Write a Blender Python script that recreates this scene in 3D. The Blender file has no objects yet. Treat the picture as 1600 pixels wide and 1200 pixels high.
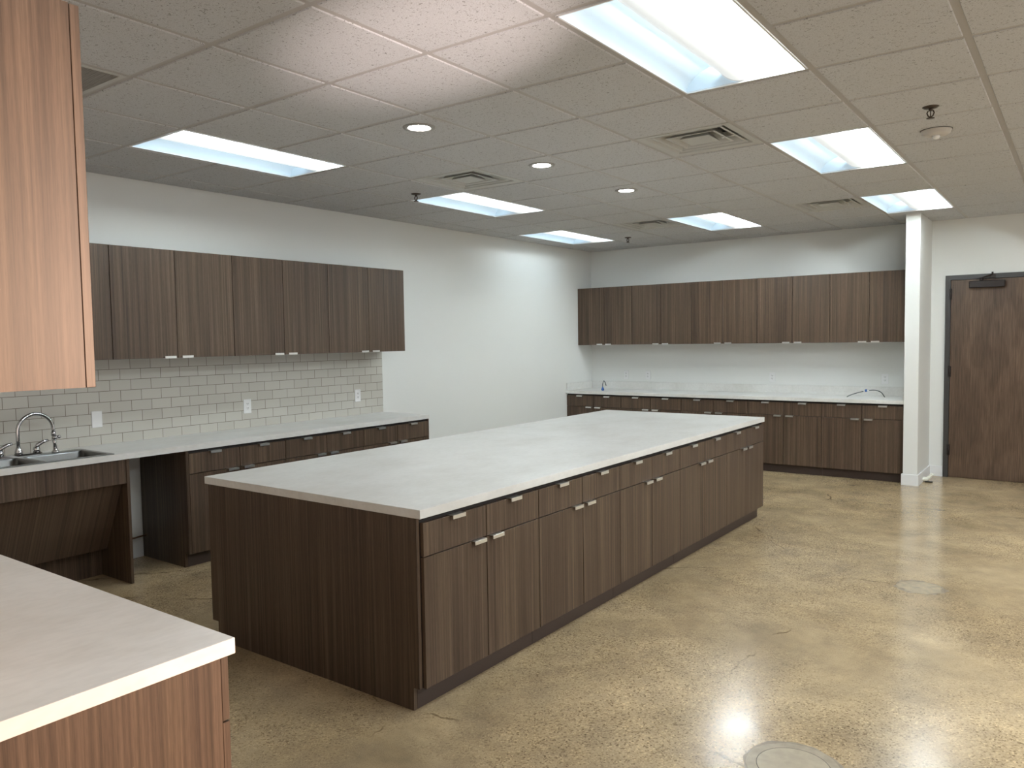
import bpy, bmesh, math, random
from mathutils import Vector, Matrix
random.seed(7)
S = bpy.context.scene
COL = S.collection
PI = math.pi
T = 0.6096            # ceiling module
ZC = 2.743            # ceiling height
XL, YB = -3.945, 5.80  # left wall, back wall
CT, CTH = 0.858, 0.038  # counter top height, thickness

# ------------------------------------------------------------------ materials
def new_mat(name):
    m = bpy.data.materials.new(name); m.use_nodes = True
    nt = m.node_tree
    return m, nt, nt.nodes['Principled BSDF']
def N(nt, t, **kw):
    n = nt.nodes.new(t)
    for k, v in kw.items():
        if k in n.inputs: n.inputs[k].default_value = v
        else: setattr(n, k, v)
    return n
def plain(name, col, rough=.5, metal=0., spec=.5, emit=0., ecol=None):
    m, nt, b = new_mat(name)
    b.inputs['Base Color'].default_value = (*col, 1); b.inputs['Roughness'].default_value = rough
    b.inputs['Metallic'].default_value = metal; b.inputs['Specular IOR Level'].default_value = spec
    if emit:
        b.inputs['Emission Color'].default_value = (*(ecol or col), 1); b.inputs['Emission Strength'].default_value = emit
    return m
def ramp(nt, src, stops):
    r = nt.nodes.new('ShaderNodeValToRGB'); e = r.color_ramp.elements
    while len(e) < len(stops): e.new(.5)
    for el, (p, c) in zip(e, stops):
        el.position = p; el.color = (*c, 1) if len(c) == 3 else c
    nt.links.new(src, r.inputs[0]); return r
def mapped(nt, scale, rnd=False):
    g = nt.nodes.new('ShaderNodeNewGeometry'); mp = nt.nodes.new('ShaderNodeVectorMath'); mp.operation = 'MULTIPLY'
    mp.inputs[1].default_value = scale
    src = g.outputs['Position']
    if rnd:
        oi = nt.nodes.new('ShaderNodeObjectInfo'); sc = N(nt, 'ShaderNodeMath', operation='MULTIPLY'); sc.inputs[1].default_value = 37.
        nt.links.new(oi.outputs['Random'], sc.inputs[0])
        cb = nt.nodes.new('ShaderNodeCombineXYZ'); nt.links.new(sc.outputs[0], cb.inputs['Z'])
        ad = nt.nodes.new('ShaderNodeVectorMath'); nt.links.new(src, ad.inputs[0]); nt.links.new(cb.outputs[0], ad.inputs[1]); src = ad.outputs[0]
    nt.links.new(src, mp.inputs[0]); return mp.outputs[0]
def mixc(nt, fac, a, b, mode='MIX'):
    m = nt.nodes.new('ShaderNodeMix'); m.data_type = 'RGBA'; m.blend_type = mode
    for i, v in ((0, fac), (6, a), (7, b)):
        if hasattr(v, 'node'): nt.links.new(v, m.inputs[i])
        elif isinstance(v, (int, float)): m.inputs[i].default_value = v
        else: m.inputs[i].default_value = (*v, 1)
    return m.outputs[2]
def bump(nt, b, h, strength, dist):
    bp = N(nt, 'ShaderNodeBump', Strength=strength, Distance=dist)
    nt.links.new(h, bp.inputs['Height']); nt.links.new(bp.outputs[0], b.inputs['Normal'])

def wood_mat(name='walnut_laminate', k=1):
    m, nt, b = new_mat(name)
    n1 = N(nt, 'ShaderNodeTexNoise', Scale=1., Detail=3., Roughness=.6)
    nt.links.new(mapped(nt, (75 * k, 75, .8 * k), True), n1.inputs['Vector'])
    n2 = N(nt, 'ShaderNodeTexNoise', Scale=1., Detail=2.)
    nt.links.new(mapped(nt, (14 * k, 14, .25 * k), True), n2.inputs['Vector'])
    n3 = N(nt, 'ShaderNodeTexNoise', Scale=1., Detail=2.)
    nt.links.new(mapped(nt, (420 * k, 420, 22 * k), True), n3.inputs['Vector'])
    c1 = ramp(nt, n1.outputs[0], [(.30, (.052, .034, .022)), (.5, (.086, .057, .038)), (.70, (.130, .089, .061))])
    c2 = ramp(nt, n2.outputs[0], [(.34, (.80, .755, .735)), (.5, (1., .97, .95)), (.66, (1.13, 1.12, 1.07))])
    c3 = ramp(nt, n3.outputs[0], [(.30, (.80, .80, .80)), (.6, (1.08, 1.08, 1.08))])
    x = mixc(nt, 1., c1.outputs[0], c2.outputs[0], 'MULTIPLY')
    x = mixc(nt, .8, x, c3.outputs[0], 'MULTIPLY')
    nt.links.new(x, b.inputs['Base Color'])
    b.inputs['Roughness'].default_value = .42; b.inputs['Specular IOR Level'].default_value = .35
    return m
def counter_mat():
    m, nt, b = new_mat('pale_counter_laminate')
    n1 = N(nt, 'ShaderNodeTexNoise', Scale=1., Detail=5., Roughness=.62)
    nt.links.new(mapped(nt, (3.5, 2.2, 3)), n1.inputs['Vector'])
    n2 = N(nt, 'ShaderNodeTexNoise', Scale=1., Detail=2.)
    nt.links.new(mapped(nt, (55, 20, 55)), n2.inputs['Vector'])
    c = ramp(nt, n1.outputs[0], [(.3, (.66, .645, .61)), (.5, (.73, .72, .695)), (.7, (.77, .765, .745))])
    c2 = ramp(nt, n2.outputs[0], [(.35, (.97, .97, .97)), (.6, (1.02, 1.02, 1.02))])
    nt.links.new(mixc(nt, 1., c.outputs[0], c2.outputs[0], 'MULTIPLY'), b.inputs['Base Color'])
    b.inputs['Roughness'].default_value = .30; b.inputs['Specular IOR Level'].default_value = .5
    return m
def wall_mat():
    m, nt, b = new_mat('white_wall_paint')
    n = N(nt, 'ShaderNodeTexNoise', Scale=90., Detail=2.)
    nt.links.new(mapped(nt, (1, 1, 1)), n.inputs['Vector'])
    b.inputs['Base Color'].default_value = (.79, .797, .777, 1); b.inputs['Roughness'].default_value = .55
    b.inputs['Specular IOR Level'].default_value = .3
    bump(nt, b, n.outputs[0], .06, .004)
    return m
def ceiling_mat():
    m, nt, b = new_mat('acoustic_tile')
    v = mapped(nt, (1, 1, 1))
    n1 = N(nt, 'ShaderNodeTexNoise', Scale=230., Detail=2.); nt.links.new(v, n1.inputs['Vector'])
    n2 = N(nt, 'ShaderNodeTexNoise', Scale=95., Detail=1., Distortion=1.2); nt.links.new(v, n2.inputs['Vector'])
    c1 = ramp(nt, n1.outputs[0], [(.3, (.475, .475, .48)), (.6, (.58, .585, .60))])
    c2 = ramp(nt, n2.outputs[0], [(.30, (.50, .49, .47)), (.37, (1, 1, 1))])
    nt.links.new(mixc(nt, 1., c1.outputs[0], c2.outputs[0], 'MULTIPLY'), b.inputs['Base Color'])
    b.inputs['Roughness'].default_value = .9; b.inputs['Specular IOR Level'].default_value = .1
    bump(nt, b, n2.outputs[0], .25, .003)
    return m
def floor_mat():
    m, nt, b = new_mat('polished_concrete')
    v = mapped(nt, (1, 1, 1))
    def noise(s, d=3., r=.55, dist=0.):
        n = N(nt, 'ShaderNodeTexNoise', Scale=s, Detail=d, Roughness=r, Distortion=dist); nt.links.new(v, n.inputs['Vector']); return n.outputs[0]
    base = ramp(nt, noise(1.1, 6., .6, .6), [(.30, (.325, .240, .142)), (.5, (.445, .338, .206)), (.70, (.550, .424, .266))]).outputs[0]
    cloud = ramp(nt, noise(4.5, 5., .65), [(.30, (.80, .80, .82)), (.62, (1.10, 1.09, 1.06))]).outputs[0]
    x = mixc(nt, 1., base, cloud, 'MULTIPLY')
    # exposed aggregate: fine dark and pale grains where the surface was ground deeper
    mask = ramp(nt, noise(.75, 4., .6, .3), [(.36, (0, 0, 0)), (.54, (1, 1, 1))]).outputs[0]
    vo = N(nt, 'ShaderNodeTexVoronoi', Scale=150.); nt.links.new(v, vo.inputs['Vector'])
    gr = ramp(nt, vo.outputs['Color'], [(.10, (.42, .38, .34)), (.32, (.92, .90, .87)), (.72, (1.04, 1.04, 1.04)), (.93, (1.45, 1.42, 1.36))]).outputs[0]
    xg = mixc(nt, 1., x, gr, 'MULTIPLY')
    x = mixc(nt, mask, x, xg)
    fine = ramp(nt, noise(260., 2.), [(.34, (.66, .63, .60)), (.46, (1, 1, 1))]).outputs[0]
    x = mixc(nt, .8, x, fine, 'MULTIPLY')
    # pits
    pit = ramp(nt, noise(48., 2., .5, .4), [(.245, (.22, .18, .14)), (.27, (1, 1, 1))]).outputs[0]
    # hairline cracks
    wn = N(nt, 'ShaderNodeTexNoise', Scale=3.2, Detail=5.); nt.links.new(v, wn.inputs['Vector'])
    wv = nt.nodes.new('ShaderNodeVectorMath'); wv.operation = 'MULTIPLY_ADD'; wv.inputs[1].default_value = (.30, .30, 0)
    nt.links.new(wn.outputs['Color'], wv.inputs[0]); nt.links.new(v, wv.inputs[2])
    ck = N(nt, 'ShaderNodeTexVoronoi', Scale=.42); ck.feature = 'DISTANCE_TO_EDGE'; nt.links.new(wv.outputs[0], ck.inputs['Vector'])
    ckr = ramp(nt, ck.outputs['Distance'], [(.0008, (.40, .36, .31)), (.0022, (1, 1, 1))]).outputs[0]
    brk = ramp(nt, noise(2.3, 2.), [(.50, (0, 0, 0)), (.58, (1, 1, 1))]).outputs[0]
    x = mixc(nt, brk, x, mixc(nt, 1., x, ckr, 'MULTIPLY'))
    nt.links.new(x, b.inputs['Base Color'])
    rr = ramp(nt, noise(2.2, 5., .65), [(.3, (.14, .14, .14)), (.7, (.26, .26, .26))]).outputs[0]
    nt.links.new(rr, b.inputs['Roughness'])
    b.inputs['Specular IOR Level'].default_value = .55
    bump(nt, b, noise(7., 4., .6), .05, .02)
    return m
def patch_mat(name, c0, c1):
    m, nt, b = new_mat(name)
    n = N(nt, 'ShaderNodeTexNoise', Scale=26., Detail=5.); nt.links.new(mapped(nt, (1, 1, 1)), n.inputs['Vector'])
    nt.links.new(ramp(nt, n.outputs[0], [(.32, c0), (.66, c1)]).outputs[0], b.inputs['Base Color'])
    b.inputs['Roughness'].default_value = .3
    return m
def tile_mat():
    # 3 x 6 inch tiles in a half bond; grout lines from the wall position
    m, nt, b = new_mat('subway_tile')
    g = nt.nodes.new('ShaderNodeNewGeometry'); s = nt.nodes.new('ShaderNodeSeparateXYZ'); nt.links.new(g.outputs['Position'], s.inputs[0])
    cy = N(nt, 'ShaderNodeMath', operation='ADD'); cy.inputs[1].default_value = 10 * .1524 + .0814 - .0762 + .0140
    cz = N(nt, 'ShaderNodeMath', operation='ADD'); cz.inputs[1].default_value = -.8485
    nt.links.new(s.outputs['Y'], cy.inputs[0]); nt.links.new(s.outputs['Z'], cz.inputs[0])
    c = nt.nodes.new('ShaderNodeCombineXYZ'); nt.links.new(cy.outputs[0], c.inputs['X']); nt.links.new(cz.outputs[0], c.inputs['Y'])
    br = N(nt, 'ShaderNodeTexBrick', Scale=1.)
    br.inputs['Brick Width'].default_value = .1524; br.inputs['Row Height'].default_value = .0762
    br.inputs['Mortar Size'].default_value = .0019; br.inputs['Mortar Smooth'].default_value = .15
    br.inputs['Color1'].default_value = (.525, .505, .455, 1); br.inputs['Color2'].default_value = (.570, .550, .497, 1)
    br.inputs['Mortar'].default_value = (.20, .17, .135, 1)
    nt.links.new(c.outputs[0], br.inputs['Vector'])
    nt.links.new(br.outputs['Color'], b.inputs['Base Color'])
    b.inputs['Roughness'].default_value = .22
    inv = N(nt, 'ShaderNodeMath', operation='SUBTRACT'); inv.inputs[0].default_value = 1.; nt.links.new(br.outputs['Fac'], inv.inputs[1])
    bump(nt, b, inv.outputs[0], .5, .0015)
    return m
def door_mat():
    m, nt, b = new_mat('stained_oak_veneer')
    n0 = N(nt, 'ShaderNodeTexNoise', Scale=1., Detail=2.); nt.links.new(mapped(nt, (3.2, 3.2, 1.1)), n0.inputs['Vector'])
    sc = N(nt, 'ShaderNodeMath', operation='MULTIPLY'); sc.inputs[1].default_value = 26.; nt.links.new(n0.outputs[0], sc.inputs[0])
    si = N(nt, 'ShaderNodeMath', operation='SINE'); nt.links.new(sc.outputs[0], si.inputs[0])
    n1 = N(nt, 'ShaderNodeTexNoise', Scale=1., Detail=4., Roughness=.65); nt.links.new(mapped(nt, (90, 90, 3.5)), n1.inputs['Vector'])
    n2 = N(nt, 'ShaderNodeTexNoise', Scale=1., Detail=2.); nt.links.new(mapped(nt, (5, 5, .5)), n2.inputs['Vector'])
    c = ramp(nt, n1.outputs[0], [(.30, (.062, .037, .024)), (.5, (.112, .071, .046)), (.72, (.160, .106, .071))]).outputs[0]
    c = mixc(nt, .8, c, ramp(nt, si.outputs[0], [(0., (.78, .76, .74)), (.8, (1.06, 1.05, 1.04))]).outputs[0], 'MULTIPLY')
    c = mixc(nt, .8, c, ramp(nt, n2.outputs[0], [(.35, (.80, .78, .76)), (.65, (1.12, 1.10, 1.08))]).outputs[0], 'MULTIPLY')
    nt.links.new(c, b.inputs['Base Color']); b.inputs['Roughness'].default_value = .38
    return m
def basket_mat():
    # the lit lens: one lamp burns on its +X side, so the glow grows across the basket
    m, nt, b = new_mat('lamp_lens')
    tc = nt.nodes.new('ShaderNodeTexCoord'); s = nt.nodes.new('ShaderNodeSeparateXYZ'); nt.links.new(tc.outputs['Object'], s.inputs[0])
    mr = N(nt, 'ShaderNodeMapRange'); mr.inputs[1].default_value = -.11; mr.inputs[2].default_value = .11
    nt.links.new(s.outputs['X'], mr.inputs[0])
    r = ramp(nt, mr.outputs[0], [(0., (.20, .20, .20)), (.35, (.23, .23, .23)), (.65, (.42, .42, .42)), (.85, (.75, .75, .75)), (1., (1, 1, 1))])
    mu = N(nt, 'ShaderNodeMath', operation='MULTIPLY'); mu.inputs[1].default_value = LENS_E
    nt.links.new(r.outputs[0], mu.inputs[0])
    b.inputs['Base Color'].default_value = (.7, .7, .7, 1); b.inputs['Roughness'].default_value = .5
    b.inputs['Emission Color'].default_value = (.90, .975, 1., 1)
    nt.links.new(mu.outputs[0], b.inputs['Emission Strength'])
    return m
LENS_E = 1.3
WOOD = wood_mat(); WOODS = wood_mat('walnut_laminate_slope', 0); COUNTER = counter_mat(); WALL = wall_mat(); CEIL = ceiling_mat(); FLOOR = floor_mat(); TILE = tile_mat(); DOORW = door_mat()
LENS = basket_mat()
LAMP = plain('lit_lamp_tube', (1, 1, 1), .4, emit=75., ecol=(.89, .98, .99))
LAMPS = {(-5, 2): plain('lit_lamp_tube_b', (1, 1, 1), .4, emit=18., ecol=(.89, .98, .99)), (-6, 6): plain('lit_lamp_tube_c', (1, 1, 1), .4, emit=21., ecol=(.89, .98, .99)), (-5, -2): plain('lit_lamp_tube_d', (1, 1, 1), .4, emit=43., ecol=(.89, .98, .99))}
far_tube = plain('lit_lamp_tube_e', (1, 1, 1), .4, emit=98., ecol=(.89, .98, .99))
LAMPS[(0, 6)] = LAMPS[(-3, 6)] = far_tube
FILL_TUBE = plain('hidden_fill_tube', (1, 1, 1), .4, emit=4.6, ecol=(.72, .90, 1.))
GRID = plain('grid_paint', (.42, .40, .385), .45)
ALU = plain('brushed_aluminium', (.82, .82, .81), .32, 1.)
CHROME = plain('chrome', (.55, .55, .56), .07, 1.)
STEEL = plain('stainless_steel', (.18, .18, .177), .30, 1.)
DARKBOX = plain('carcass_interior', (.018, .013, .011), .7)
KICK = plain('toe_kick_laminate', (.052, .033, .026), .5)
PAN = plain('fixture_white_enamel', (.72, .80, .86), .35)
VENTM = plain('diffuser_enamel', (.50, .50, .48), .45)
MESHM = plain('grille_enamel', (.30, .29, .27), .5)
PLENUM = plain('duct_interior', (.03, .03, .03), .8)
WHITEP = plain('white_plastic', (.82, .82, .82), .35)
SLOT = plain('outlet_slots', (.10, .10, .10), .6)
DETECT = plain('detector_plastic', (.56, .53, .50), .45)
GLASSY = plain('strobe_lens', (.85, .85, .85), .12)
BRONZE = plain('sprinkler_bronze', (.09, .07, .055), .4, .7)
FRAME = plain('door_frame_paint', (.045, .042, .040), .42)
CLOSER = plain('dark_bronze_metal', (.026, .019, .017), .42, .4)
BASEB = plain('baseboard_paint', (.80, .81, .82), .4)
LEDM = plain('downlight_lens', (1, 1, 1), .4, emit=40., ecol=(1., .97, .93))
RING = plain('downlight_trim', (.30, .29, .28), .35)
BLACKW = plain('cable_jacket', (.035, .045, .05), .5)
BLUE = plain('blue_wire_nut', (.02, .10, .36), .4)
COPPER = plain('copper_pipe', (.30, .17, .11), .35, .8)
OFFCUT = plain('white_foam_offcut', (.82, .83, .74), .6)
RUBBER_SHADE = plain('rubber_and_gap_shade', (.03, .03, .028), .6)

# ------------------------------------------------------------------ helpers
def box(bm, x0, x1, y0, y1, z0, z1, bev=0.):
    vs = [bm.verts.new((x, y, z)) for x in (x0, x1) for y in (y0, y1) for z in (z0, z1)]
    F = [(0, 1, 3, 2), (4, 6, 7, 5), (0, 4, 5, 1), (2, 3, 7, 6), (0, 2, 6, 4), (1, 5, 7, 3)]
    fs = [bm.faces.new([vs[i] for i in f]) for f in F]
    if bev:
        es = list({e for f in fs for e in f.edges})
        bmesh.ops.bevel(bm, geom=es, offset=bev, segments=1, affect='EDGES', profile=.5)
def prism(bm, pts, axis, a, b):
    """extrude a closed 2D outline along axis ('x': pts=(y,z), 'y': pts=(x,z), 'z': pts=(x,y))"""
    def P(p, t):
        return (t, p[0], p[1]) if axis == 'x' else (p[0], t, p[1]) if axis == 'y' else (p[0], p[1], t)
    A = [bm.verts.new(P(p, a)) for p in pts]; B = [bm.verts.new(P(p, b)) for p in pts]
    n = len(pts)
    bm.faces.new(A); bm.faces.new(B[::-1])
    for i in range(n): bm.faces.new((A[i], B[i], B[(i + 1) % n], A[(i + 1) % n]))
def tube(bm, pts, rad, seg=10, cap=True):
    pts = [Vector(p) for p in pts]; n = len(pts)
    rad = rad if isinstance(rad, (list, tuple)) else [rad] * n
    rings = []; up = None
    for i, p in enumerate(pts):
        d = (pts[min(i + 1, n - 1)] - pts[max(i - 1, 0)]).normalized()
        if up is None: up = d.orthogonal().normalized()
        up = (up - d * up.dot(d)).normalized(); sd = d.cross(up)
        rings.append([bm.verts.new(p + (up * math.cos(2 * PI * k / seg) + sd * math.sin(2 * PI * k / seg)) * rad[i]) for k in range(seg)])
    for a, b in zip(rings, rings[1:]):
        for k in range(seg): bm.faces.new((a[k], a[(k + 1) % seg], b[(k + 1) % seg], b[k])).smooth = True
    if cap: bm.faces.new(rings[0][::-1]); bm.faces.new(rings[-1])
def lathe(bm, prof, seg=32, c=(0, 0, 0), close=True):
    rings = []
    for r, z in prof:
        if r < 1e-6: rings.append([bm.verts.new((c[0], c[1], c[2] + z))])
        else: rings.append([bm.verts.new((c[0] + r * math.cos(2 * PI * k / seg), c[1] + r * math.sin(2 * PI * k / seg), c[2] + z)) for k in range(seg)])
    for a, b in zip(rings, rings[1:]):
        for k in range(seg):
            k2 = (k + 1) % seg
            if len(a) == 1 and len(b) == 1: continue
            if len(a) == 1: f = (a[0], b[k2], b[k])
            elif len(b) == 1: f = (a[k], a[k2], b[0])
            else: f = (a[k], a[k2], b[k2], b[k])
            bm.faces.new(f).smooth = True
def obj(name, bm, mat, parent=None, loc=None, fix=True):
    if fix: bmesh.ops.recalc_face_normals(bm, faces=bm.faces[:])
    me = bpy.data.meshes.new(name); bm.to_mesh(me); bm.free()
    me.materials.append(mat)
    o = bpy.data.objects.new(name, me); COL.objects.link(o)
    if parent is not None: o.parent = parent
    if loc: o.location = loc
    return o
def BX(name, mat, parent, *b, bev=0.):
    bm = bmesh.new(); box(bm, *b, bev=bev); return obj(name, bm, mat, parent)
def tag(o, label, cat, group=None):
    o['label'] = label; o['category'] = cat
    if group: o['group'] = group
    return o
def thing(name, label, cat, loc=(0, 0, 0), rz=0., group=None):
    o = bpy.data.objects.new(name, None); COL.objects.link(o); o.empty_display_size = .1
    o.location = loc; o.rotation_euler = (0, 0, rz)
    return tag(o, label, cat, group)
def struct(name, bm, mat, parent=None):
    o = obj(name, bm, mat, parent)
    if parent is None: o['kind'] = 'structure'
    return o
def copy_tree(o, parent=None):
    c = o.copy(); COL.objects.link(c)
    if parent is not None: c.parent = parent
    for ch in list(o.children): copy_tree(ch, c)
    return c
def arc(cx, cy, r, a0, a1, n):
    return [(cx + r * math.cos(a0 + (a1 - a0) * i / n), cy + r * math.sin(a0 + (a1 - a0) * i / n)) for i in range(n + 1)]

# ------------------------------------------------------------------ room shell
XR, YN = 5.5, -6.5
PX0, PX1, PYF = .151, .285, 5.06         # short partition wall at the end of the back counter
DX0, DX1, DZ = .42, 1.42, 2.155          # door frame outside
bm = bmesh.new(); box(bm, XL - .15, XR + .15, YN - .15, YB + .15, -.12, 0); struct('floor', bm, FLOOR)
bm = bmesh.new(); box(bm, XL - .12, XL, YN, YB + .12, 0, 2.90); struct('wall_left', bm, WALL)
bm = bmesh.new()
box(bm, XL, DX0 + .02, YB, YB + .12, 0, 2.90); box(bm, DX1 - .02, XR, YB, YB + .12, 0, 2.90); box(bm, DX0 + .02, DX1 - .02, YB, YB + .12, DZ - .02, 2.90)
box(bm, DX0 + .02, DX1 - .02, YB + .10, YB + .12, 0, DZ - .02)  # unseen panel added behind the door to stop light leaking under the leaf
struct('wall_back', bm, WALL)
bm = bmesh.new(); box(bm, PX0, PX1, PYF, YB, 0, 2.748, bev=.004); struct('wall_partition', bm, WALL)
bm = bmesh.new(); box(bm, XL, .02, -3.40, -3.285, 0, 2.748); struct('wall_near', bm, WALL)
bm = bmesh.new(); box(bm, XL, XR, YN - .12, YN, 0, 2.90); struct('wall_front', bm, WALL)
WY0, WY1, WZ0, WZ1 = -4.6, 1.2, .12, 2.4   # assumed opening added for daylight far to the right, out of view
bm = bmesh.new()
box(bm, XR, XR + .12, YN, WY0, 0, 2.90); box(bm, XR, XR + .12, WY1, YB, 0, 2.90); box(bm, XR, XR + .12, WY0, WY1, 0, WZ0); box(bm, XR, XR + .12, WY0, WY1, WZ1, 2.90)
struct('wall_right', bm, WALL)
def baseboard(name, x0, x1, y0, y1):
    bm = bmesh.new(); box(bm, x0, x1, y0, y1, 0, .112, bev=.004); return struct(name, bm, BASEB)
bm = bmesh.new()
t = .013
prism(bm, [(PX0 - t, PYF - t), (PX1 + t, PYF - t), (PX1 + t, YB - t), (DX0, YB - t), (DX0, YB), (PX1, YB), (PX1, PYF), (PX0, PYF), (PX0, 5.10), (PX0 - t, 5.10)], 'z', 0, .112)
struct('baseboard_back', bm, BASEB)
bm = bmesh.new(); box(bm, XL, XL + t, -1.13, -.74, 0, .112); struct('baseboard_left', bm, BASEB)

# ceiling: lay-in tiles on an exposed grid
FIX = [(0, -2), (0, 2), (0, 6), (-5, -2), (-5, 2), (-6, 6), (-3, 6)]
DIFF = [(-4, 1), (-1, 1), (-4, 6), (-1, 6)]
GRILL = [(-4, -4), (-1, -4)]
skip = {(i, j + k) for i, j in FIX for k in (0, 1)} | set(DIFF) | set(GRILL)
xs = [XL] + [i * T for i in range(-6, 10)] + [XR]
ys = [YN] + [j * T for j in range(-10, 10)] + [YB]
bm = bmesh.new(); w = .0135; TE = .006
for a in range(len(xs) - 1):
    for b_ in range(len(ys) - 1):
        i, j = a - 7, b_ - 11
        if (i, j) in skip: continue
        x0, x1, y0, y1 = xs[a] + w, xs[a + 1] - w, ys[b_] + w, ys[b_ + 1] - w
        if x1 - x0 < .02 or y1 - y0 < .02: continue
        e = .0045
        lo = [bm.verts.new(p) for p in ((x0 + e, y0 + e, ZC), (x0 + e, y1 - e, ZC), (x1 - e, y1 - e, ZC), (x1 - e, y0 + e, ZC))]
        hi = [bm.verts.new(p) for p in ((x0, y0, ZC + TE), (x0, y1, ZC + TE), (x1, y1, ZC + TE), (x1, y0, ZC + TE))]
        bm.faces.new(lo)
        for k in range(4): bm.faces.new((lo[k], hi[k], hi[(k + 1) % 4], lo[(k + 1) % 4]))
ceil = obj('ceiling', bm, CEIL, fix=False); ceil['kind'] = 'structure'
# recessed grid: mains along Y, cross tees between them (none across the long fixtures)
bm = bmesh.new(); wb = .015
for x in xs[1:-1]: box(bm, x - wb, x + wb, YN, YB, ZC + TE - .0012, ZC + TE + .004)
for y in ys[1:-1]:
    j = round(y / T)
    for a in range(len(xs) - 1):
        i = a - 7
        if any(i == fi and j == fj + 1 for fi, fj in FIX): continue
        box(bm, xs[a] + (wb if a else 0), xs[a + 1] - (wb if a < len(xs) - 2 else 0), y - wb, y + wb, ZC + TE - .0012, ZC + TE + .004)
box(bm, XL, XL + .022, YN, YB, ZC + TE - .0012, ZC + TE + .004); box(bm, XL, XR, YB - .022, YB, ZC + TE - .0012, ZC + TE + .004)
obj('ceiling_grid', bm, GRID, ceil)

# ------------------------------------------------------------------ ceiling fittings
LIGHTLAB = {(0, -2): 'largest recessed ceiling light, cut off by the top edge of the photo',
            (0, 2): 'recessed ceiling light beside the smoke detector, second in the right-hand row',
            (0, 6): 'recessed ceiling light directly in front of the white partition wall',
            (-5, -2): 'long recessed ceiling light at left, above the sink-wall upper cabinets',
            (-5, 2): 'recessed ceiling light next to the left square air diffuser and its sprinkler',
            (-6, 6): 'recessed ceiling light tucked into the corner of left and back walls',
            (-3, 6): 'recessed ceiling light over the back upper cabinets, between the two far air diffusers'}
def troffer(i, j):
    e = .019
    W, L = T / 2 - e + .006, T - e + .006
    root = thing('ceiling_light', LIGHTLAB[(i, j)], 'ceiling light', ((i + .5) * T, (j + 1) * T, ZC), 0, 'recessed two by four troffer lights')
    # pan: two cove reflectors with flat end plates
    bm = bmesh.new()
    top = .125
    prof = []
    for k in range(11):
        a = PI / 2 * k / 10
        prof.append((-W + (W - .07) * (1 - math.cos(a)), .004 + (top - .004) * math.sin(a)))
    full = prof + [(-x, z) for x, z in prof[::-1]]
    A = [bm.verts.new((x, -L, z)) for x, z in full]; B = [bm.verts.new((x, L, z)) for x, z in full]
    for k in range(len(full) - 1):
        bm.faces.new((A[k], A[k + 1], B[k + 1], B[k])).smooth = True
    obj('reflector_pan', bm, PAN, root, fix=False)
    bm = bmesh.new()
    bm.free()
    for s in (-1, 1):
        bm = bmesh.new(); v = [bm.verts.new((x, s * L, z)) for x, z in full]; bm.faces.new(v); obj('end_plate', bm, PAN, root)
    bm = bmesh.new()
    R, hw = .1375, .11
    cz = .010 + R; a0 = math.asin(hw / R)
    pr = [(R * math.sin(-a0 + 2 * a0 * k / 16), cz - R * math.cos(-a0 + 2 * a0 * k / 16)) for k in range(17)]
    Lb = L - .004
    A = [bm.verts.new((x, -Lb, z)) for x, z in pr]; B = [bm.verts.new((x, Lb, z)) for x, z in pr]
    for k in range(16): bm.faces.new((A[k], B[k], B[k + 1], A[k + 1])).smooth = True
    obj('lens', bm, LENS, root, fix=False)
    for s in (-1, 1):
        bm = bmesh.new(); o1 = [(x * 1.03, z - .004) for x, z in pr]; o2 = [(x * .97, z + .004) for x, z in pr]
        prism(bm, o1 + o2[::-1], 'y', s * Lb - .004 * s, s * Lb - .010 * s); obj('lens_end', bm, WHITEP, root)
    # the burning tube beside the lens; a hidden one added to light the left cove
    bm = bmesh.new(); tube(bm, [(.186, -Lb + .02, .052), (.186, Lb - .02, .052)], .013, 8); obj('lamp_tube', bm, LAMPS.get((i, j), LAMP), root)
    bm = bmesh.new(); tube(bm, [(-.060, -Lb + .02, .100), (-.060, Lb - .02, .100)], .013, 8); obj('added_fill_tube', bm, FILL_TUBE, root)
    bm = bmesh.new()
    for s in (-1, 1):
        box(bm, s * W - .007 * s - .004, s * W - .007 * s + .004, -L, L, .0, .006)
        box(bm, -W, W, s * L - .004 - .007 * s, s * L + .004 - .007 * s, .0, .006)
    obj('trim_frame', bm, WHITEP, root)
for f in FIX: troffer(*f)

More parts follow.
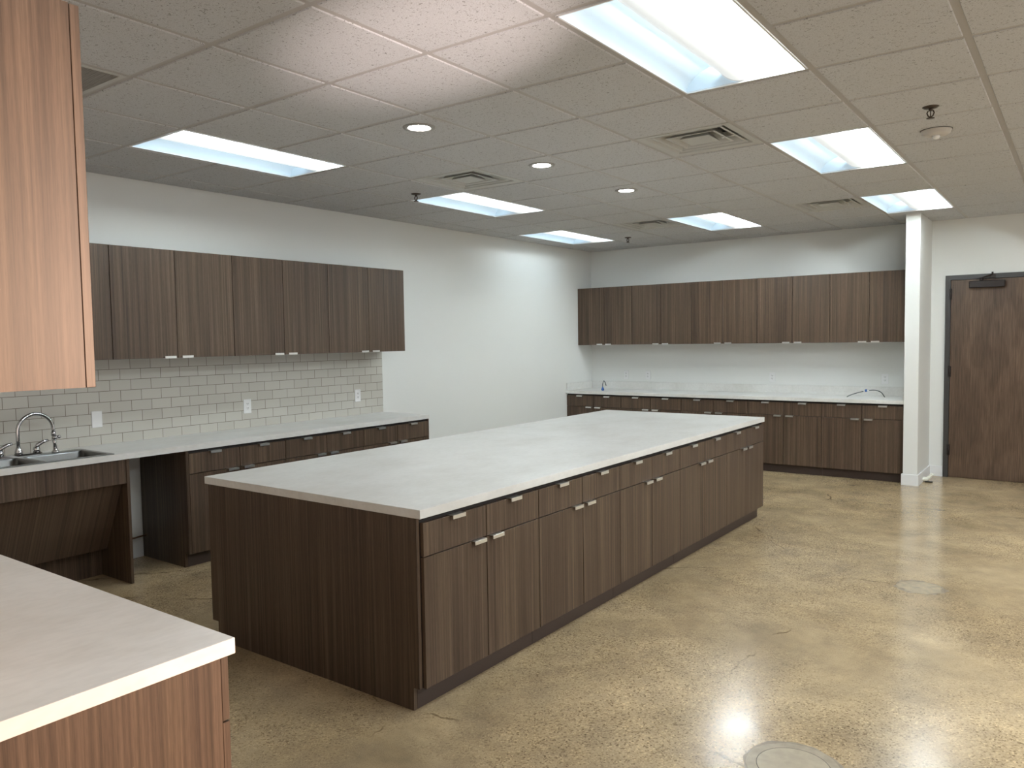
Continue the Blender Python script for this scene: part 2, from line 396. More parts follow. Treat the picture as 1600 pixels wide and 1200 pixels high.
DIFLAB = {(-4, 1): 'square air diffuser with exposed fins near the left sprinkler, above the island',
          (-1, 1): 'large square louvred air diffuser left of the second right-hand ceiling light',
          (-4, 6): 'far square air diffuser left of the light over the back cabinets',
          (-1, 6): 'far square air diffuser left of the light by the partition wall'}
def diffuser(i, j):
    root = thing('air_diffuser', DIFLAB[(i, j)], 'air vent', ((i + .5) * T, (j + .5) * T, ZC), 0, 'square ceiling air diffusers')
    def frustum(bm, a, za, b, zb, th=.0015):
        for s in range(4):
            M = Matrix.Rotation(s * PI / 2, 3, 'Z')
            pts = [(-a, -a, za), (a, -a, za), (b, -b, zb), (-b, -b, zb)]
            v = [bm.verts.new(M @ Vector(p)) for p in pts]
            u = [bm.verts.new(M @ Vector((p[0], p[1], p[2] + th))) for p in pts]
            bm.faces.new(v); bm.faces.new(u[::-1]); bm.faces.new((v[0], u[0], u[1], v[1])); bm.faces.new((v[2], u[2], u[3], v[3]))
    h = T / 2 - .013
    bm = bmesh.new(); frustum(bm, h, .003, h - .045, .005); frustum(bm, h - .045, .005, h - .100, .085)
    obj('face_frame', bm, VENTM, root)
    for a, b, z0, z1 in ((h - .070, h - .130, .010, .075), (h - .135, h - .195, .010, .072)):
        bm = bmesh.new(); frustum(bm, a, z0, a - .016, z0 + .001); frustum(bm, a - .016, z0 + .001, b, z1)
        obj('louvre_ring', bm, VENTM, root)
    bm = bmesh.new(); c = h - .200; box(bm, -c, c, -c, c, .008, .010); frustum(bm, c, .009, c - .03, .04)
    obj('center_plate', bm, VENTM, root)
    for s in (-1, 1):
        for q in (-1, 1):
            bm = bmesh.new(); tube(bm, [(s * .10, q * .10, .03), (s * .24, q * .24, .07)], .006, 6); obj('bracket', bm, ALU, root)
    bm = bmesh.new(); box(bm, -h, h, -h, h, .085, .16); 
    obj('duct_box', bm, PLENUM, root)
for f in DIFF: diffuser(*f)
for (i, j), lab in zip(GRILL, ('dark perforated return air grille beside the near upper cabinet', 'perforated return air grille at the top edge of the photo, over the island end')):
    root = thing('return_grille', lab, 'air vent', ((i + .5) * T, (j + .5) * T, ZC), 0, 'return air grilles')
    h = T / 2 - .013
    bm = bmesh.new()
    for s in (-1, 1):
        box(bm, s * (h - .012) - .012, s * (h - .012) + .012, -h, h, .001, .006); box(bm, -h + .024, h - .024, s * (h - .012) - .012, s * (h - .012) + .012, .001, .006)
    obj('face_frame', bm, VENTM, root)
    bm = bmesh.new()
    n = 44
    for k in range(n):
        q = -h + .03 + (2 * h - .06) * k / (n - 1)
        box(bm, q - .0025, q + .0025, -h + .024, h - .024, .003, .012)
    for k in range(23):
        q = -h + .03 + (2 * h - .06) * k / 22
        box(bm, -h + .024, h - .024, q - .002, q + .002, .004, .011)
    obj('grille_mesh', bm, MESHM, root)
    BX('duct_box', PLENUM, root, -h, h, -h, h, .02, .12)
for (x, y), lab in zip(((-1.406, -.413), (-1.410, .821), (-1.398, 2.03)),
                       ('round recessed downlight nearest the camera in the row over the island', 'middle round recessed downlight in the row over the island', 'farthest round recessed downlight in the row over the island')):
    root = thing('downlight', lab, 'ceiling light', (x, y, ZC), 0, 'round downlights over the island')
    bm = bmesh.new(); lathe(bm, [(.062, .004), (.060, -.004), (.070, -.007), (.088, -.006), (.092, -.001), (.092, .002)], 40); obj('trim_ring', bm, RING, root)
    bm = bmesh.new(); lathe(bm, [(0, -.003), (.061, -.003), (.061, .006), (0, .006)], 40); obj('lens', bm, LEDM, root)
def sprinkler(x, y, lab):
    root = thing('fire_sprinkler', lab, 'sprinkler', (x, y, ZC), 0, 'bronze pendent sprinklers')
    bm = bmesh.new(); lathe(bm, [(.012, -.010), (.030, -.008), (.041, -.001), (.041, 0), (0, 0)], 24); obj('escutcheon', bm, BRONZE, root)
    bm = bmesh.new()
    tube(bm, [(0, 0, -.004), (0, 0, -.022)], .010, 10)
    for s in (-1, 1): tube(bm, [(s * .012, 0, -.020), (s * .017, 0, -.032), (s * .012, 0, -.046), (0, 0, -.056)], .0035, 8)
    tube(bm, [(0, 0, -.022), (0, 0, -.054)], .0025, 8)
    obj('frame', bm, BRONZE, root)
    bm = bmesh.new(); lathe(bm, [(0, -.054), (.008, -.056), (.020, -.058), (.020, -.061), (0, -.061)], 16); obj('deflector', bm, BRONZE, root)
sprinkler(.944, 1.004, 'fire sprinkler just above the smoke detector at upper right')
sprinkler(-2.786, 1.035, 'fire sprinkler beside the left square air diffuser')
sprinkler(-2.794, 4.712, 'small far fire sprinkler in front of the back wall ceiling line')
root = thing('smoke_detector', 'round off-white smoke detector with clear bulb under the right-hand sprinkler', 'smoke detector', (.896, 1.554, ZC))
bm = bmesh.new(); lathe(bm, [(0, 0), (.082, 0), (.082, -.007), (.078, -.010), (.075, -.022), (.060, -.032), (0, -.034)], 40); obj('housing', bm, DETECT, root)
bm = bmesh.new(); lathe(bm, [(0, -.030), (.020, -.032), (.022, -.042), (.014, -.053), (0, -.056)], 20); obj('bulb', bm, GLASSY, root)
bm = bmesh.new(); lathe(bm, [(.0825, -.0005), (.0845, -.001), (.0845, -.003), (.0825, -.003)], 40); obj('shadow_gap_ring', bm, RUBBER_SHADE, root)  # dark ring painted in for the shade around the base

# ------------------------------------------------------------------ cabinets
G = .0024     # half gap between fronts
def handle(parent, x, z, up):
    """edge pull: flange over the front's edge and a lip that hangs outside it (local: front face y=0, outside is -y)"""
    bm = bmesh.new(); hw = .0425
    d = 1 if up else -1
    za, zb = sorted((z + d * .0012, z + d * .0030)); box(bm, x - hw, x + hw, -.019, .014, za, zb)
    za, zb = sorted((z + d * .0030, z - d * .0140)); box(bm, x - hw, x + hw, -.0215, -.0185, za, zb, bev=.0006)
    return obj('handle', bm, ALU, parent)
def front(name, root, x0, x1, z0, z1, hx=None, up=True):
    o = BX(name, WOOD, root, x0 + G, x1 - G, 0, .019, z0, z1, bev=.0010)
    if hx is not None: handle(o, hx, z1 if up else z0, up)
    return o
DZ0, DZ1, RZ0, RZ1 = .0975, .652, .6565, .798
HO = .066
def base_unit(loc, rz, w, depth, label, group, name='base_cabinet', kick=.055, kick_back=0., right_end=False, left_end=False):
    root = thing(name, label, 'cabinet', loc, rz, group)
    BX('carcass', DARKBOX, root, .001, w - .001, .0195, depth, .0985, CT - CTH - .0005)
    BX('toe_kick', KICK, root, .001, w - .001, kick, depth - kick_back, 0, .098)
    for k in (0, 1):
        front('drawer', root, k * w / 2, (k + 1) * w / 2, RZ0, RZ1, (k + .5) * w / 2)
        front('door', root, k * w / 2, (k + 1) * w / 2, DZ0, DZ1, w / 2 + (HO if k else -HO))
    return root
def upper_unit(loc, rz, w, depth, z0, z1, label, group, name='upper_cabinet', handles=(1, 1)):
    root = thing(name, label, 'cabinet', (loc[0], loc[1], z0), rz, group)
    h = z1 - z0
    BX('carcass', WOOD, root, .0006, w - .0006, .0215, depth, .0005, h)
    for k in (0, 1):
        front('door', root, k * w / 2, (k + 1) * w / 2, 0, h, (w / 2 + (HO if k else -HO)) if handles[k] else None, up=False)
    return root
# left wall uppers (fronts face +X)
UZ0, UZ1 = 1.457, 2.2175
uw = .9272; y0 = 1.709 - 3 * uw
labs = ['upper cabinet on the tiled wall half hidden behind the lit near cabinet',
        'first full upper cabinet over the tiled wall, right of the lit near cabinet',
        'middle upper cabinet over the tiled wall, above the left duplex outlet',
        'end upper cabinet over the tiled wall, overhanging bare white wall at right']
for k in range(4):
    upper_unit((-3.595, y0 + (k - 1) * uw, 0), PI / 2, uw, .349, UZ0, UZ1, labs[k], 'upper cabinets over the tiled wall')
# back wall uppers
bw = (PX0 - .012 + 3.940) / 5 if False else .8075
labs = ['dark upper cabinet at the left end of the back wall, touching the corner',
        'second upper cabinet from the left on the back wall',
        'middle upper cabinet of the five on the back wall',
        'fourth upper cabinet from the left on the back wall',
        'upper cabinet at the right end of the back wall, touching the white partition']
BUX0 = -3.945; BUW = (PX0 + 3.945 - .004) / 5
for k in range(5):
    upper_unit((BUX0 + .001 + k * BUW, 5.437, 0), 0, BUW, .362, 1.460, 2.2207, labs[k], 'upper cabinets on the back wall')
labs = ['base cabinet at the left end of the back counter, mostly hidden by the island',
        'second base cabinet from the left under the back counter, behind the island top',
        'middle base cabinet under the back counter, only its drawers above the island top',
        'fourth base cabinet from the left under the back counter, just right of the island end',
        'base cabinet at the right end of the back counter, against the white partition']
for k in range(5):
    base_unit((BUX0 + .001 + k * BUW, 5.132, 0), 0, BUW, .66, labs[k], 'base cabinets under the back counter')
# left wall base units
labs = ['base cabinet under the left counter beside the open knee space',
        'middle base cabinet under the left counter, only drawers seen over the island',
        'far end base cabinet under the left counter, near the bare white wall']
lw = .8127
LB = []
for k in range(3):
    LB.append(base_unit((-3.337, -.716 + k * lw, 0), PI / 2, lw, .603, labs[k], 'base cabinets under the left counter'))
bm = bmesh.new()
prism(bm, [(.0, .0985), (.0, CT - CTH - .001), (.603, CT - CTH - .001), (.603, 0), (.055, 0), (.055, .0985)], 'x', -.020, -.001)
o = obj('end_panel', bm, WOOD, LB[0]); 
BX('end_panel', WOOD, LB[2], lw + .0005, lw + .012, .0, .603, .0985, CT - CTH - .001)
# island: five units, fronts face +X
IX, IW0, IY0, IY1 = -.560, -2.070, -1.3655, 2.879
iw = (IY1 - IY0) / 5
labs = ['island base cabinet nearest the camera, at the island\'s front corner',
        'second island base cabinet from the front corner',
        'middle base cabinet of the five along the island\'s long side',
        'fourth island base cabinet from the front corner',
        'island base cabinet at the far end, nearest the back counter']
for k in range(5):
    IB = base_unit((IX, IY0 + k * iw, 0), PI / 2, iw, -IW0 + IX - .02, labs[k], 'island base cabinets', 'island_cabinet', kick=.052, kick_back=.05)
BX('end_panel', WOOD, IB, iw - .0005, iw + .006, .0195, -IW0 + IX - .02, .0985, CT - CTH - .001)
bm = bmesh.new()
z1 = CT - CTH - .0006
xl_, xr_ = IW0 + .012, IX - .0195
outl = [(xl_, .0985), (xl_, z1), (xr_, z1), (xr_, .0985), (IX - .052, .0985), (IX - .052, 0), (IW0 + .062, 0), (IW0 + .062, .0985)]
prism(bm, outl, 'y', -1.3855, IY0 - .0008)
tag(obj('end_panel', bm, WOOD), 'wide dark walnut panel closing the near end of the island', 'panel')
# counters ---------------------------------------------------------------
root = thing('island_countertop', 'long pale island countertop with a faint seam across its middle', 'countertop', (0, 0, 0))
for a, b in ((-1.388, .8995), (.9005, 2.889)):
    BX('slab', COUNTER, root, -2.084, -.553, a, b, CT - CTH, CT, bev=.0012)
CB = thing('countertop', 'pale back countertop with backsplash under the far upper cabinets', 'countertop', (0, 0, 0))
BX('slab', COUNTER, CB, XL + .001, PX0 - .001, 5.118, YB - .0005, CT - CTH, CT, bev=.0012)
bm = bmesh.new(); box(bm, XL + .001, PX0 - .001, YB - .019, YB - .0005, CT, CT + .098, bev=.001); obj('backsplash', bm, COUNTER, CB)
for a, b in ((XL + .0005, XL + .0195), (PX0 - .0195, PX0 - .0005)):
    BX('side_splash', COUNTER, CB, a, b, 5.125, YB - .0195, CT, CT + .098, bev=.001)
CL = thing('countertop', 'pale left countertop holding the steel sink along the tiled wall', 'countertop', (0, 0, 0))
SKX0, SKX1, SKY0, SKY1 = -3.80, -3.245 - .04, -2.03, -1.215   # sink cut-out
SX0, SX1 = -3.770, -3.395
bm = bmesh.new()
xa, xb, ya, yb = XL + .0005, -3.327, -3.28, 1.730
for b4 in ((xa, xb, ya, SKY0 + .02), (xa, xb, SKY1 - .02, yb), (xa, SX0 - .02, SKY0 + .02, SKY1 - .02), (SX1 + .04, xb, SKY0 + .02, SKY1 - .02)):
    box(bm, *b4, CT - CTH, CT)
bmesh.ops.remove_doubles(bm, verts=bm.verts[:], dist=1e-5)
obj('slab', bm, COUNTER, CL)
CN = thing('countertop', 'pale near countertop corner at the lower left of the photo', 'countertop', (0, 0, 0))
BX('slab', COUNTER, CN, -3.32, .022, -3.284, -2.645, CT - CTH, CT, bev=.0012)
# near run: base cabinet and upper cabinet, end panels face +X
NB = thing('base_cabinet', 'brightly lit base cabinet under the near counter at lower left', 'cabinet', (0, -2.650, 0), PI)
w = .84
BX('carcass', WOOD, NB, .0, w, .0215, .63, .0985, CT - CTH - .0005); BX('toe_kick', KICK, NB, .0, w, .06, .63, 0, .098)
for k in (0, 1):
    front('drawer', NB, k * w / 2, (k + 1) * w / 2, RZ0, RZ1 + .012, (k + .5) * w / 2)
    front('door', NB, k * w / 2, (k + 1) * w / 2, DZ0, DZ1, w / 2 + (HO if k else -HO))
NU = upper_unit((-.008, -2.924, 0), PI, .84, .3595, 1.465, 2.2276, 'brightly lit upper cabinet filling the upper left corner of the photo', None)
# ADA sink cabinet: apron, sloped guard panel, side panels ---------------------
SC = thing('sink_cabinet', 'open-fronted sink cabinet with sloping guard panel under the sink', 'cabinet', (0, 0, 0))
zt = CT - CTH - .0005
sy0, sy1 = -2.06, -1.125
BX('apron', WOOD, SC, -3.372, -3.352, sy0, sy1 - .0195, .660, zt, bev=.001)
for a in (sy0, sy1 - .019): BX('side_panel', WOOD, SC, XL + .016, -3.345, a, a + .019, 0, zt, bev=.001)
bm = bmesh.new(); prism(bm, [(-3.40, .70), (-3.385, .70), (-3.645, .19), (-3.66, .19)], 'y', sy0 + .02, sy1 - .020); obj('guard_panel', bm, WOODS, SC)
BX('back_panel', WOOD, SC, -3.742, -3.726, sy0 + .02, sy1 - .020, 0, .21)
bm = bmesh.new(); tube(bm, [(XL + .045, -1.122, .145), (XL + .045, -.96, .150), (XL + .045, -.85, .155), (XL + .045, -.738, .161)], .006, 8)
tag(obj('water_pipe', bm, COPPER), 'thin brown pipe crossing the open gap beneath the left counter', 'pipe')
# tile backsplash -----------------------------------------------------------------
bm = bmesh.new(); box(bm, XL + .0004, XL + .009, -3.284, 1.733, CT + .0003, UZ0 - .0008)
tag(obj('tile_backsplash', bm, TILE), 'greige subway tile backsplash between left counter and upper cabinets', 'backsplash')

# ------------------------------------------------------------------ sink and faucet
SK = thing('kitchen_sink', 'double-bowl stainless steel sink set in the left countertop', 'sink', (0, 0, CT))
x0, x1, y0, y1 = -3.800, -3.350, SKY0, SKY1
def rrect(x0, x1, y0, y1, r, z, n=5):
    out = []
    for cx, cy, a in ((x1 - r, y1 - r, 0), (x0 + r, y1 - r, PI / 2), (x0 + r, y0 + r, PI), (x1 - r, y0 + r, 1.5 * PI)):
        for k in range(n + 1):
            t_ = a + PI / 2 * k / n; out.append((cx + r * math.cos(t_), cy + r * math.sin(t_), z))
    return out
ym = (y0 + y1) / 2
bowls = ((SX0 + .055, SX1 + .018, y0 + .03, ym - .015), (SX0 + .055, SX1 + .018, ym + .015, y1 - .03))
bm = bmesh.new()
# rim as strips around the bowls
bx0, bx1 = SX0 + .055, SX1 + .018
zr = .005
for b4 in ((x0, bx0, y0, y1), (bx1, x1, y0, y1), (bx0, bx1, y0, y0 + .03), (bx0, bx1, y1 - .03, y1), (bx0, bx1, ym - .015, ym + .015)):
    box(bm, *b4, .0006, zr, bev=.001)
obj('rim', bm, STEEL, SK)
for b4 in bowls:
    bm = bmesh.new()
    rings = [rrect(*b4, .0001, .0045), rrect(b4[0] + .006, b4[1] - .006, b4[2] + .006, b4[3] - .006, .04, -.005), rrect(b4[0] + .012, b4[1] - .012, b4[2] + .012, b4[3] - .012, .05, -.11), rrect(b4[0] + .04, b4[1] - .04, b4[2] + .04, b4[3] - .04, .05, -.145)]
    R_ = [[bm.verts.new(p) for p in r] for r in rings]
    for a, b in zip(R_, R_[1:]):
        n = len(a)
        for k in range(n): bm.faces.new((a[k], a[(k + 1) % n], b[(k + 1) % n], b[k])).smooth = True
    bm.faces.new(R_[-1])
    bo = obj('bowl', bm, STEEL, SK)
    bm = bmesh.new(); lathe(bm, [(0, -.143), (.030, -.1435), (.042, -.141), (.044, -.1445)], 24, ((b4[0] + b4[1]) / 2, (b4[2] + b4[3]) / 2, 0)); obj('drain', bm, CHROME, bo)
FX, FY = -3.765, -1.606
FA = thing('faucet', 'chrome gooseneck faucet with two lever handles behind the sink', 'faucet', (FX, FY, CT + .0055))
bm = bmesh.new(); prism(bm, [(p[0], p[1]) for p in rrect(-.026, .026, -.135, .135, .024, 0)], 'z', 0, .014); obj('deck_plate', bm, CHROME, FA)
bm = bmesh.new()
lathe(bm, [(0, .010), (.024, .010), (.022, .030), (.015, .050), (.0125, .060), (0, .060)], 20)
H, RA = .155, .105
pts = [(0, 0, .05), (0, 0, .10)] + [(0, RA - RA * math.cos(a), H + RA * math.sin(a)) for a in [PI * k / 16 for k in range(16)]] + [(0, 2 * RA, H - .005), (0, 2 * RA + .001, H - .03)]
tube(bm, pts, .0115, 14); tube(bm, [(0, 2 * RA, H - .02), (0, 2 * RA + .001, H - .045)], .0145, 14)
obj('spout', bm, CHROME, FA)
for s in (-1, 1):
    bm = bmesh.new(); lathe(bm, [(0, .012), (.022, .012), (.021, .035), (.017, .048), (0, .052)], 18, (0, s * .105, 0))
    y = s * .105
    tube(bm, [(0, y, .040), (.004, y + .008, .062), (.010, y + .035, .078), (.014, y + .066, .086)], [.015, .0135, .011, .009], 10)
    obj('lever_handle', bm, CHROME, FA)
SP = thing('side_sprayer', 'chrome side sprayer standing right of the gooseneck faucet', 'sprayer', (FX + .008, FY + .215, CT + .0055))
bm = bmesh.new(); lathe(bm, [(0, 0), (.024, 0), (.022, .008), (.014, .018), (.013, .028), (0, .028)], 20); obj('base', bm, CHROME, SP)
bm = bmesh.new(); tube(bm, [(0, 0, .026), (0, -.003, .060), (0, -.008, .095)], [.011, .0105, .014], 12); obj('wand', bm, CHROME, SP)
bm = bmesh.new(); tube(bm, [(0, -.014, .094), (.002, .012, .099)], [.016, .013], 14); lathe(bm, [(0, -.013), (.009, -.009), (.013, 0), (.009, .009), (0, .013)], 14, (.002, .024, .100)); obj('spray_head', bm, CHROME, SP)

# ------------------------------------------------------------------ wall plates
def plate(loc, rz, label, outlet, group):
    root = thing('wall_outlet' if outlet else 'blank_wall_plate', label, 'outlet' if outlet else 'wall plate', loc, rz, group)
    BX('cover_plate', WHITEP, root, -.036, .036, -.006, 0, -.058, .058, bev=.002)
    bm = bmesh.new()
    if outlet:
        BX('receptacle', WHITEP, root, -.017, .017, -.0085, -.006, -.034, .034, bev=.001)
        for z in (-.019, .017):
            for x in (-.006, .006): box(bm, x - .0016, x + .0016, -.0092, -.0084, z, z + .010)
            box(bm, -.002, .002, -.0092, -.0084, z - .008, z - .004)
        obj('slots', bm, SLOT, root)
    else:
        for z in (-.042, .042): box(bm, -.003, .003, -.0068, -.0058, z - .003, z + .003)
        obj('screw', bm, ALU, root)
TX = XL + .0092
plate((TX, -1.034, 1.038), PI / 2, 'blank white wall plate on the tile right of the faucet', False, None)
plate((TX, .185, 1.034), PI / 2, 'white duplex outlet on the tile beneath the middle left upper cabinet', True, 'outlets on the tiled wall')
plate((TX, 1.400, 1.041), PI / 2, 'white duplex outlet near the right edge of the tiled wall', True, 'outlets on the tiled wall')
for x, lab in ((-3.402, 'outlet nearest the left corner on the back wall, above the blue wire stub'), (-3.076, 'second outlet from the left corner on the back wall'),
               (-1.419, 'outlet near the middle of the back wall, alone above the counter'), (-.163, 'outlet on the back wall nearest the white partition')):
    plate((x, YB - .0005, 1.045), 0, 'white ' + lab, True, 'outlets on the back wall')

# loose wires on the back counter
def spl(P, n=8):
    P = [Vector(p) for p in P]; out = []
    for i in range(len(P) - 1):
        a, b, c, d = P[max(i - 1, 0)], P[i], P[i + 1], P[min(i + 2, len(P) - 1)]
        for k in range(n):
            t_ = k / n
            out.append(.5 * ((2 * b) + (c - a) * t_ + (2 * a - 5 * b + 4 * c - d) * t_ ** 2 + (3 * b - a - 3 * c + d) * t_ ** 3))
    return out + [P[-1]]
W1 = thing('wire_stub', 'dark bent wire stub with blue cap on the back counter near the left corner', 'cable', (-3.50, 5.32, CT))
bm = bmesh.new(); tube(bm, spl([(0, 0, .04), (.002, 0, .09), (.018, 0, .128), (.038, 0, .105), (.052, 0, .065)]), .005, 8); obj('wire', bm, BLACKW, W1)
bm = bmesh.new(); lathe(bm, [(0, 0), (.013, 0), (.020, .014), (.012, .034), (.006, .048), (0, .048)], 14); obj('blue_cap', bm, BLUE, W1)
W2 = thing('cable_loop', 'thin dark cable arching over the back counter with a blue connector midway', 'cable', (-.30, 5.42, CT))
bm = bmesh.new(); tube(bm, spl([(-.165, -.06, .006), (-.135, -.05, .024), (-.07, -.02, .050), (.0, .0, .070)]), .0045, 8)
tube(bm, spl([(.045, .0, .078), (.10, .02, .082), (.16, .04, .060), (.195, .06, .006)]), .0045, 8); obj('cable', bm, BLACKW, W2)
bm = bmesh.new(); tube(bm, [(-.012, 0, .069), (.006, 0, .074), (.034, 0, .078), (.050, 0, .079)], [.005, .011, .011, .005], 10); obj('connector_sleeve', bm, WHITEP, W2)
bm = bmesh.new(); tube(bm, [(.010, -.004, .076), (.030, -.004, .079)], [.014, .013], 10); obj('blue_connector', bm, BLUE, W2)

# ------------------------------------------------------------------ door
D1 = thing('door_1', 'tall dark stained wood door in a black metal frame at right', 'door', (0, 0, 0)); D1['kind'] = 'structure'
fw = .049
bm = bmesh.new()
outl = [(DX0, 0), (DX0, DZ), (DX1, DZ), (DX1, 0), (DX1 - fw, 0), (DX1 - fw, DZ - fw), (DX0 + fw, DZ - fw), (DX0 + fw, 0)]
prism(bm, outl, 'y', YB - .022, YB + .11)
obj('door_frame', bm, FRAME, D1)
SL = BX('door_leaf', DOORW, D1, DX0 + fw + .003, DX1 - fw - .003, YB - .012, YB + .032, .003, DZ - fw - .003, bev=.001)
for z in (1.90, 1.08, .24):
    bm = bmesh.new(); tube(bm, [(DX0 + fw + .001, YB - .026, z), (DX0 + fw + .001, YB - .026, z + .115)], .0085, 10); box(bm, DX0 + fw - .014, DX0 + fw + .016, YB - .0245, YB - .0215, z, z + .115); obj('hinge', bm, CLOSER, SL)
DC = thing('door_closer', 'dark bronze closer box with arm at the top of the wood door', 'door closer', (0, 0, 0))
BX('closer_body', CLOSER, DC, .640, .962, YB - .066, YB - .0125, 2.012, 2.084, bev=.006)
bm = bmesh.new()
box(bm, .82, .875, YB - .045, YB - .0225, 2.112, 2.150, bev=.003)
tube(bm, [(.752, YB - .045, 2.083), (.752, YB - .045, 2.112)], .016, 12)
tube(bm, [(.740, YB - .045, 2.104), (.80, YB - .075, 2.128), (.848, YB - .036, 2.146)], .008, 8)
tube(bm, [(.848, YB - .038, 2.14), (.848, YB - .038, 2.17)], .009, 10)
obj('closer_arm', bm, CLOSER, DC)

# ------------------------------------------------------------------ floor marks and the scrap by the partition
CV = thing('floor_cleanout', 'round concrete floor cover with ring, the nearer of the two round floor marks', 'floor cover', (.813, -.925, 0))
bm = bmesh.new()
rs = random.Random(3)
def wob(r, n, amp, z, c=(0, 0)):
    ph = [rs.uniform(0, 6.28) for _ in range(4)]
    return [(c[0] + (r + amp * (math.sin(3 * a + ph[0]) + .6 * math.sin(7 * a + ph[1]) + .5 * math.sin(13 * a + ph[2]))) * math.cos(a), c[1] + (r + amp * (math.sin(3 * a + ph[0]) + .6 * math.sin(7 * a + ph[1]) + .5 * math.sin(13 * a + ph[2]))) * math.sin(a), z) for a in [2 * PI * k / n for k in range(n)]]
bm.faces.new([bm.verts.new(p) for p in wob(.175, 80, .004, .0006)])
obj('patch_edge', bm, patch_mat('patch_edge_grey', (.20, .155, .11), (.30, .245, .175)), CV)
bm = bmesh.new(); bm.faces.new([bm.verts.new(p) for p in wob(.163, 80, .002, .0012)]); obj('ring', bm, patch_mat('patch_ring_grey', (.29, .24, .17), (.38, .315, .23)), CV)
bm = bmesh.new(); lathe(bm, [(.126, .0014), (.126, .0020), (.1285, .0020), (.1285, .0014)], 64); obj('groove_line', bm, plain('groove_dark', (.10, .085, .07), .5), CV)  # thin dark ring marks the groove
bm = bmesh.new(); bm.faces.new([bm.verts.new((.1262 * math.cos(2 * PI * k / 64), .1262 * math.sin(2 * PI * k / 64), .0018)) for k in range(64)]); obj('cover', bm, patch_mat('patch_fill_grey', (.345, .285, .205), (.41, .345, .25)), CV)
P2 = thing('concrete_patch', 'ragged repair patch, the farther of the two round marks in the floor', 'floor patch', (.846, 1.535, 0))
bm = bmesh.new(); bm.faces.new([bm.verts.new(p) for p in wob(.140, 90, .009, .0005)]); obj('patch_edge', bm, patch_mat('repair_edge', (.16, .12, .08), (.36, .28, .18)), P2)
bm = bmesh.new(); bm.faces.new([bm.verts.new(p) for p in wob(.122, 90, .008, .0010)]); obj('fill', bm, patch_mat('repair_fill', (.27, .22, .15), (.46, .375, .25)), P2)
SCR = thing('plastic_scrap', 'small white forked plastic scrap on the floor by the partition wall', 'scrap', (.300 + .03, 5.335, 0), math.radians(10)); SCR.scale = (1.25, 1.25, 1.25)
bm = bmesh.new(); tube(bm, [(-.035, 0, .020), (-.015, 0, .026), (.010, 0, .026)], [.012, .019, .016], 10)
tube(bm, spl([(.002, 0, .026), (.022, 0, .045), (.036, 0, .062)], 4), [.016, .015, .0145, .014, .013, .013, .012, .012, .012], 10)
tube(bm, [(.036, 0, .060), (.034, .004, .080)], [.011, .006], 8); tube(bm, [(.036, 0, .060), (.056, .004, .070)], [.011, .006], 8)
obj('forked_body', bm, OFFCUT, SCR)
bm = bmesh.new(); tube(bm, [(-.012, -.008, .006), (.045, -.012, .006)], .006, 8); tube(bm, [(-.004, 0, .004), (-.004, 0, .022)], .009, 8); obj('dark_foot', bm, RUBBER_SHADE, SCR)

# ------------------------------------------------------------------ lights
def area(name, loc, sx, sy, power, col, rot=(0, 0, 0)):
    l = bpy.data.lights.new(name, 'AREA'); l.shape = 'RECTANGLE'; l.size = sx; l.size_y = sy; l.energy = power; l.color = col
    o = bpy.data.objects.new(name, l); COL.objects.link(o); o.location = loc; o.rotation_euler = rot; return o
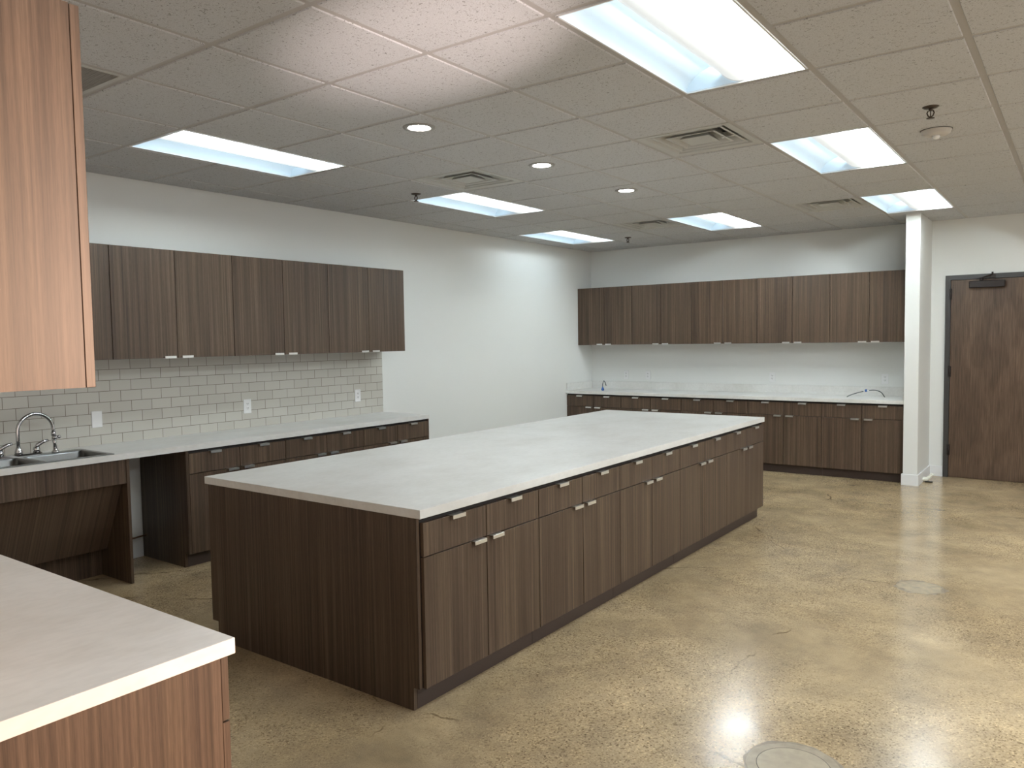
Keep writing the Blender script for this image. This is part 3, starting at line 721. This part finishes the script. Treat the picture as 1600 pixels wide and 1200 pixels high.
# unseen ceiling lamps added to brighten the right side and the near end
for (i, j), pw in (((5, -2), 52), ((5, 2), 36), ((5, 6), 12), ((0, -6), 3.5)):
    area('added_ceiling_fill', ((i + .5) * T, (j + 1) * T, ZC - .004), .56, 1.17, pw, (.90, .97, 1.))
def spot(name, loc, tgt, power, ang, blend, col, r):
    l = bpy.data.lights.new(name, 'SPOT'); l.energy = power; l.spot_size = math.radians(ang); l.spot_blend = blend; l.color = col; l.shadow_soft_size = r
    o = bpy.data.objects.new(name, l); COL.objects.link(o); o.location = loc
    o.rotation_euler = (Vector(tgt) - Vector(loc)).to_track_quat('-Z', 'Y').to_euler(); return o
# unseen lights added for assumed daylight from the right; bounce spot is indoors
spot('added_cabinet_spot', (8.5, 2.0, 1.60), (0., -3.0, 1.22), 3500, 14, .5, (1., .67, .48), .12)  # narrow spot added outside the opening to brighten the near cabinet
spot('added_bounce_spot', (2.8, -2.5, .06), (-.52, -1.30, 2.743), 480, 16, 1., (1., .83, .79), .06)  # unseen spot added at floor level to make the bright ceiling patch
area('added_daylight_fill', (XR + .05, -1.7, 1.26), 2.2, 5.6, 22, (1., .88, .82), (0, PI / 2, 0))  # unseen area light added in the assumed opening to warm surfaces facing it
wd = bpy.data.worlds.new('World'); S.world = wd; wd.use_nodes = True
wd.node_tree.nodes['Background'].inputs[0].default_value = (.85, .92, 1., 1); wd.node_tree.nodes['Background'].inputs[1].default_value = .3

# ------------------------------------------------------------------ camera
f, yaw, pitch, roll = 1222.3, .6316, -.0568, -.0155
fw_ = Vector((-math.sin(yaw) * math.cos(pitch), math.cos(yaw) * math.cos(pitch), math.sin(pitch)))
r_ = Vector((math.cos(yaw), math.sin(yaw), 0)); u_ = r_.cross(fw_)
r2 = r_ * math.cos(roll) + u_ * math.sin(roll); u2 = -r_ * math.sin(roll) + u_ * math.cos(roll)
M = Matrix((r2, u2, -fw_)).transposed().to_4x4(); M.translation = (1.6254, -3.7142, 1.5494)
cd = bpy.data.cameras.new('camera'); cam = bpy.data.objects.new('camera', cd); COL.objects.link(cam)
cam.matrix_world = M; cd.sensor_width = 36; cd.lens = f / 1600 * 36; cd.clip_start = .05; S.camera = cam
vs = S.view_settings; vs.view_transform = 'Standard'; vs.look = 'None'; vs.gamma = 1; vs.use_curve_mapping = False; vs.exposure = .98
cy = S.cycles; cy.use_denoising = True; cy.max_bounces = 8; cy.diffuse_bounces = 5; cy.glossy_bounces = 4; cy.sample_clamp_indirect = 6.
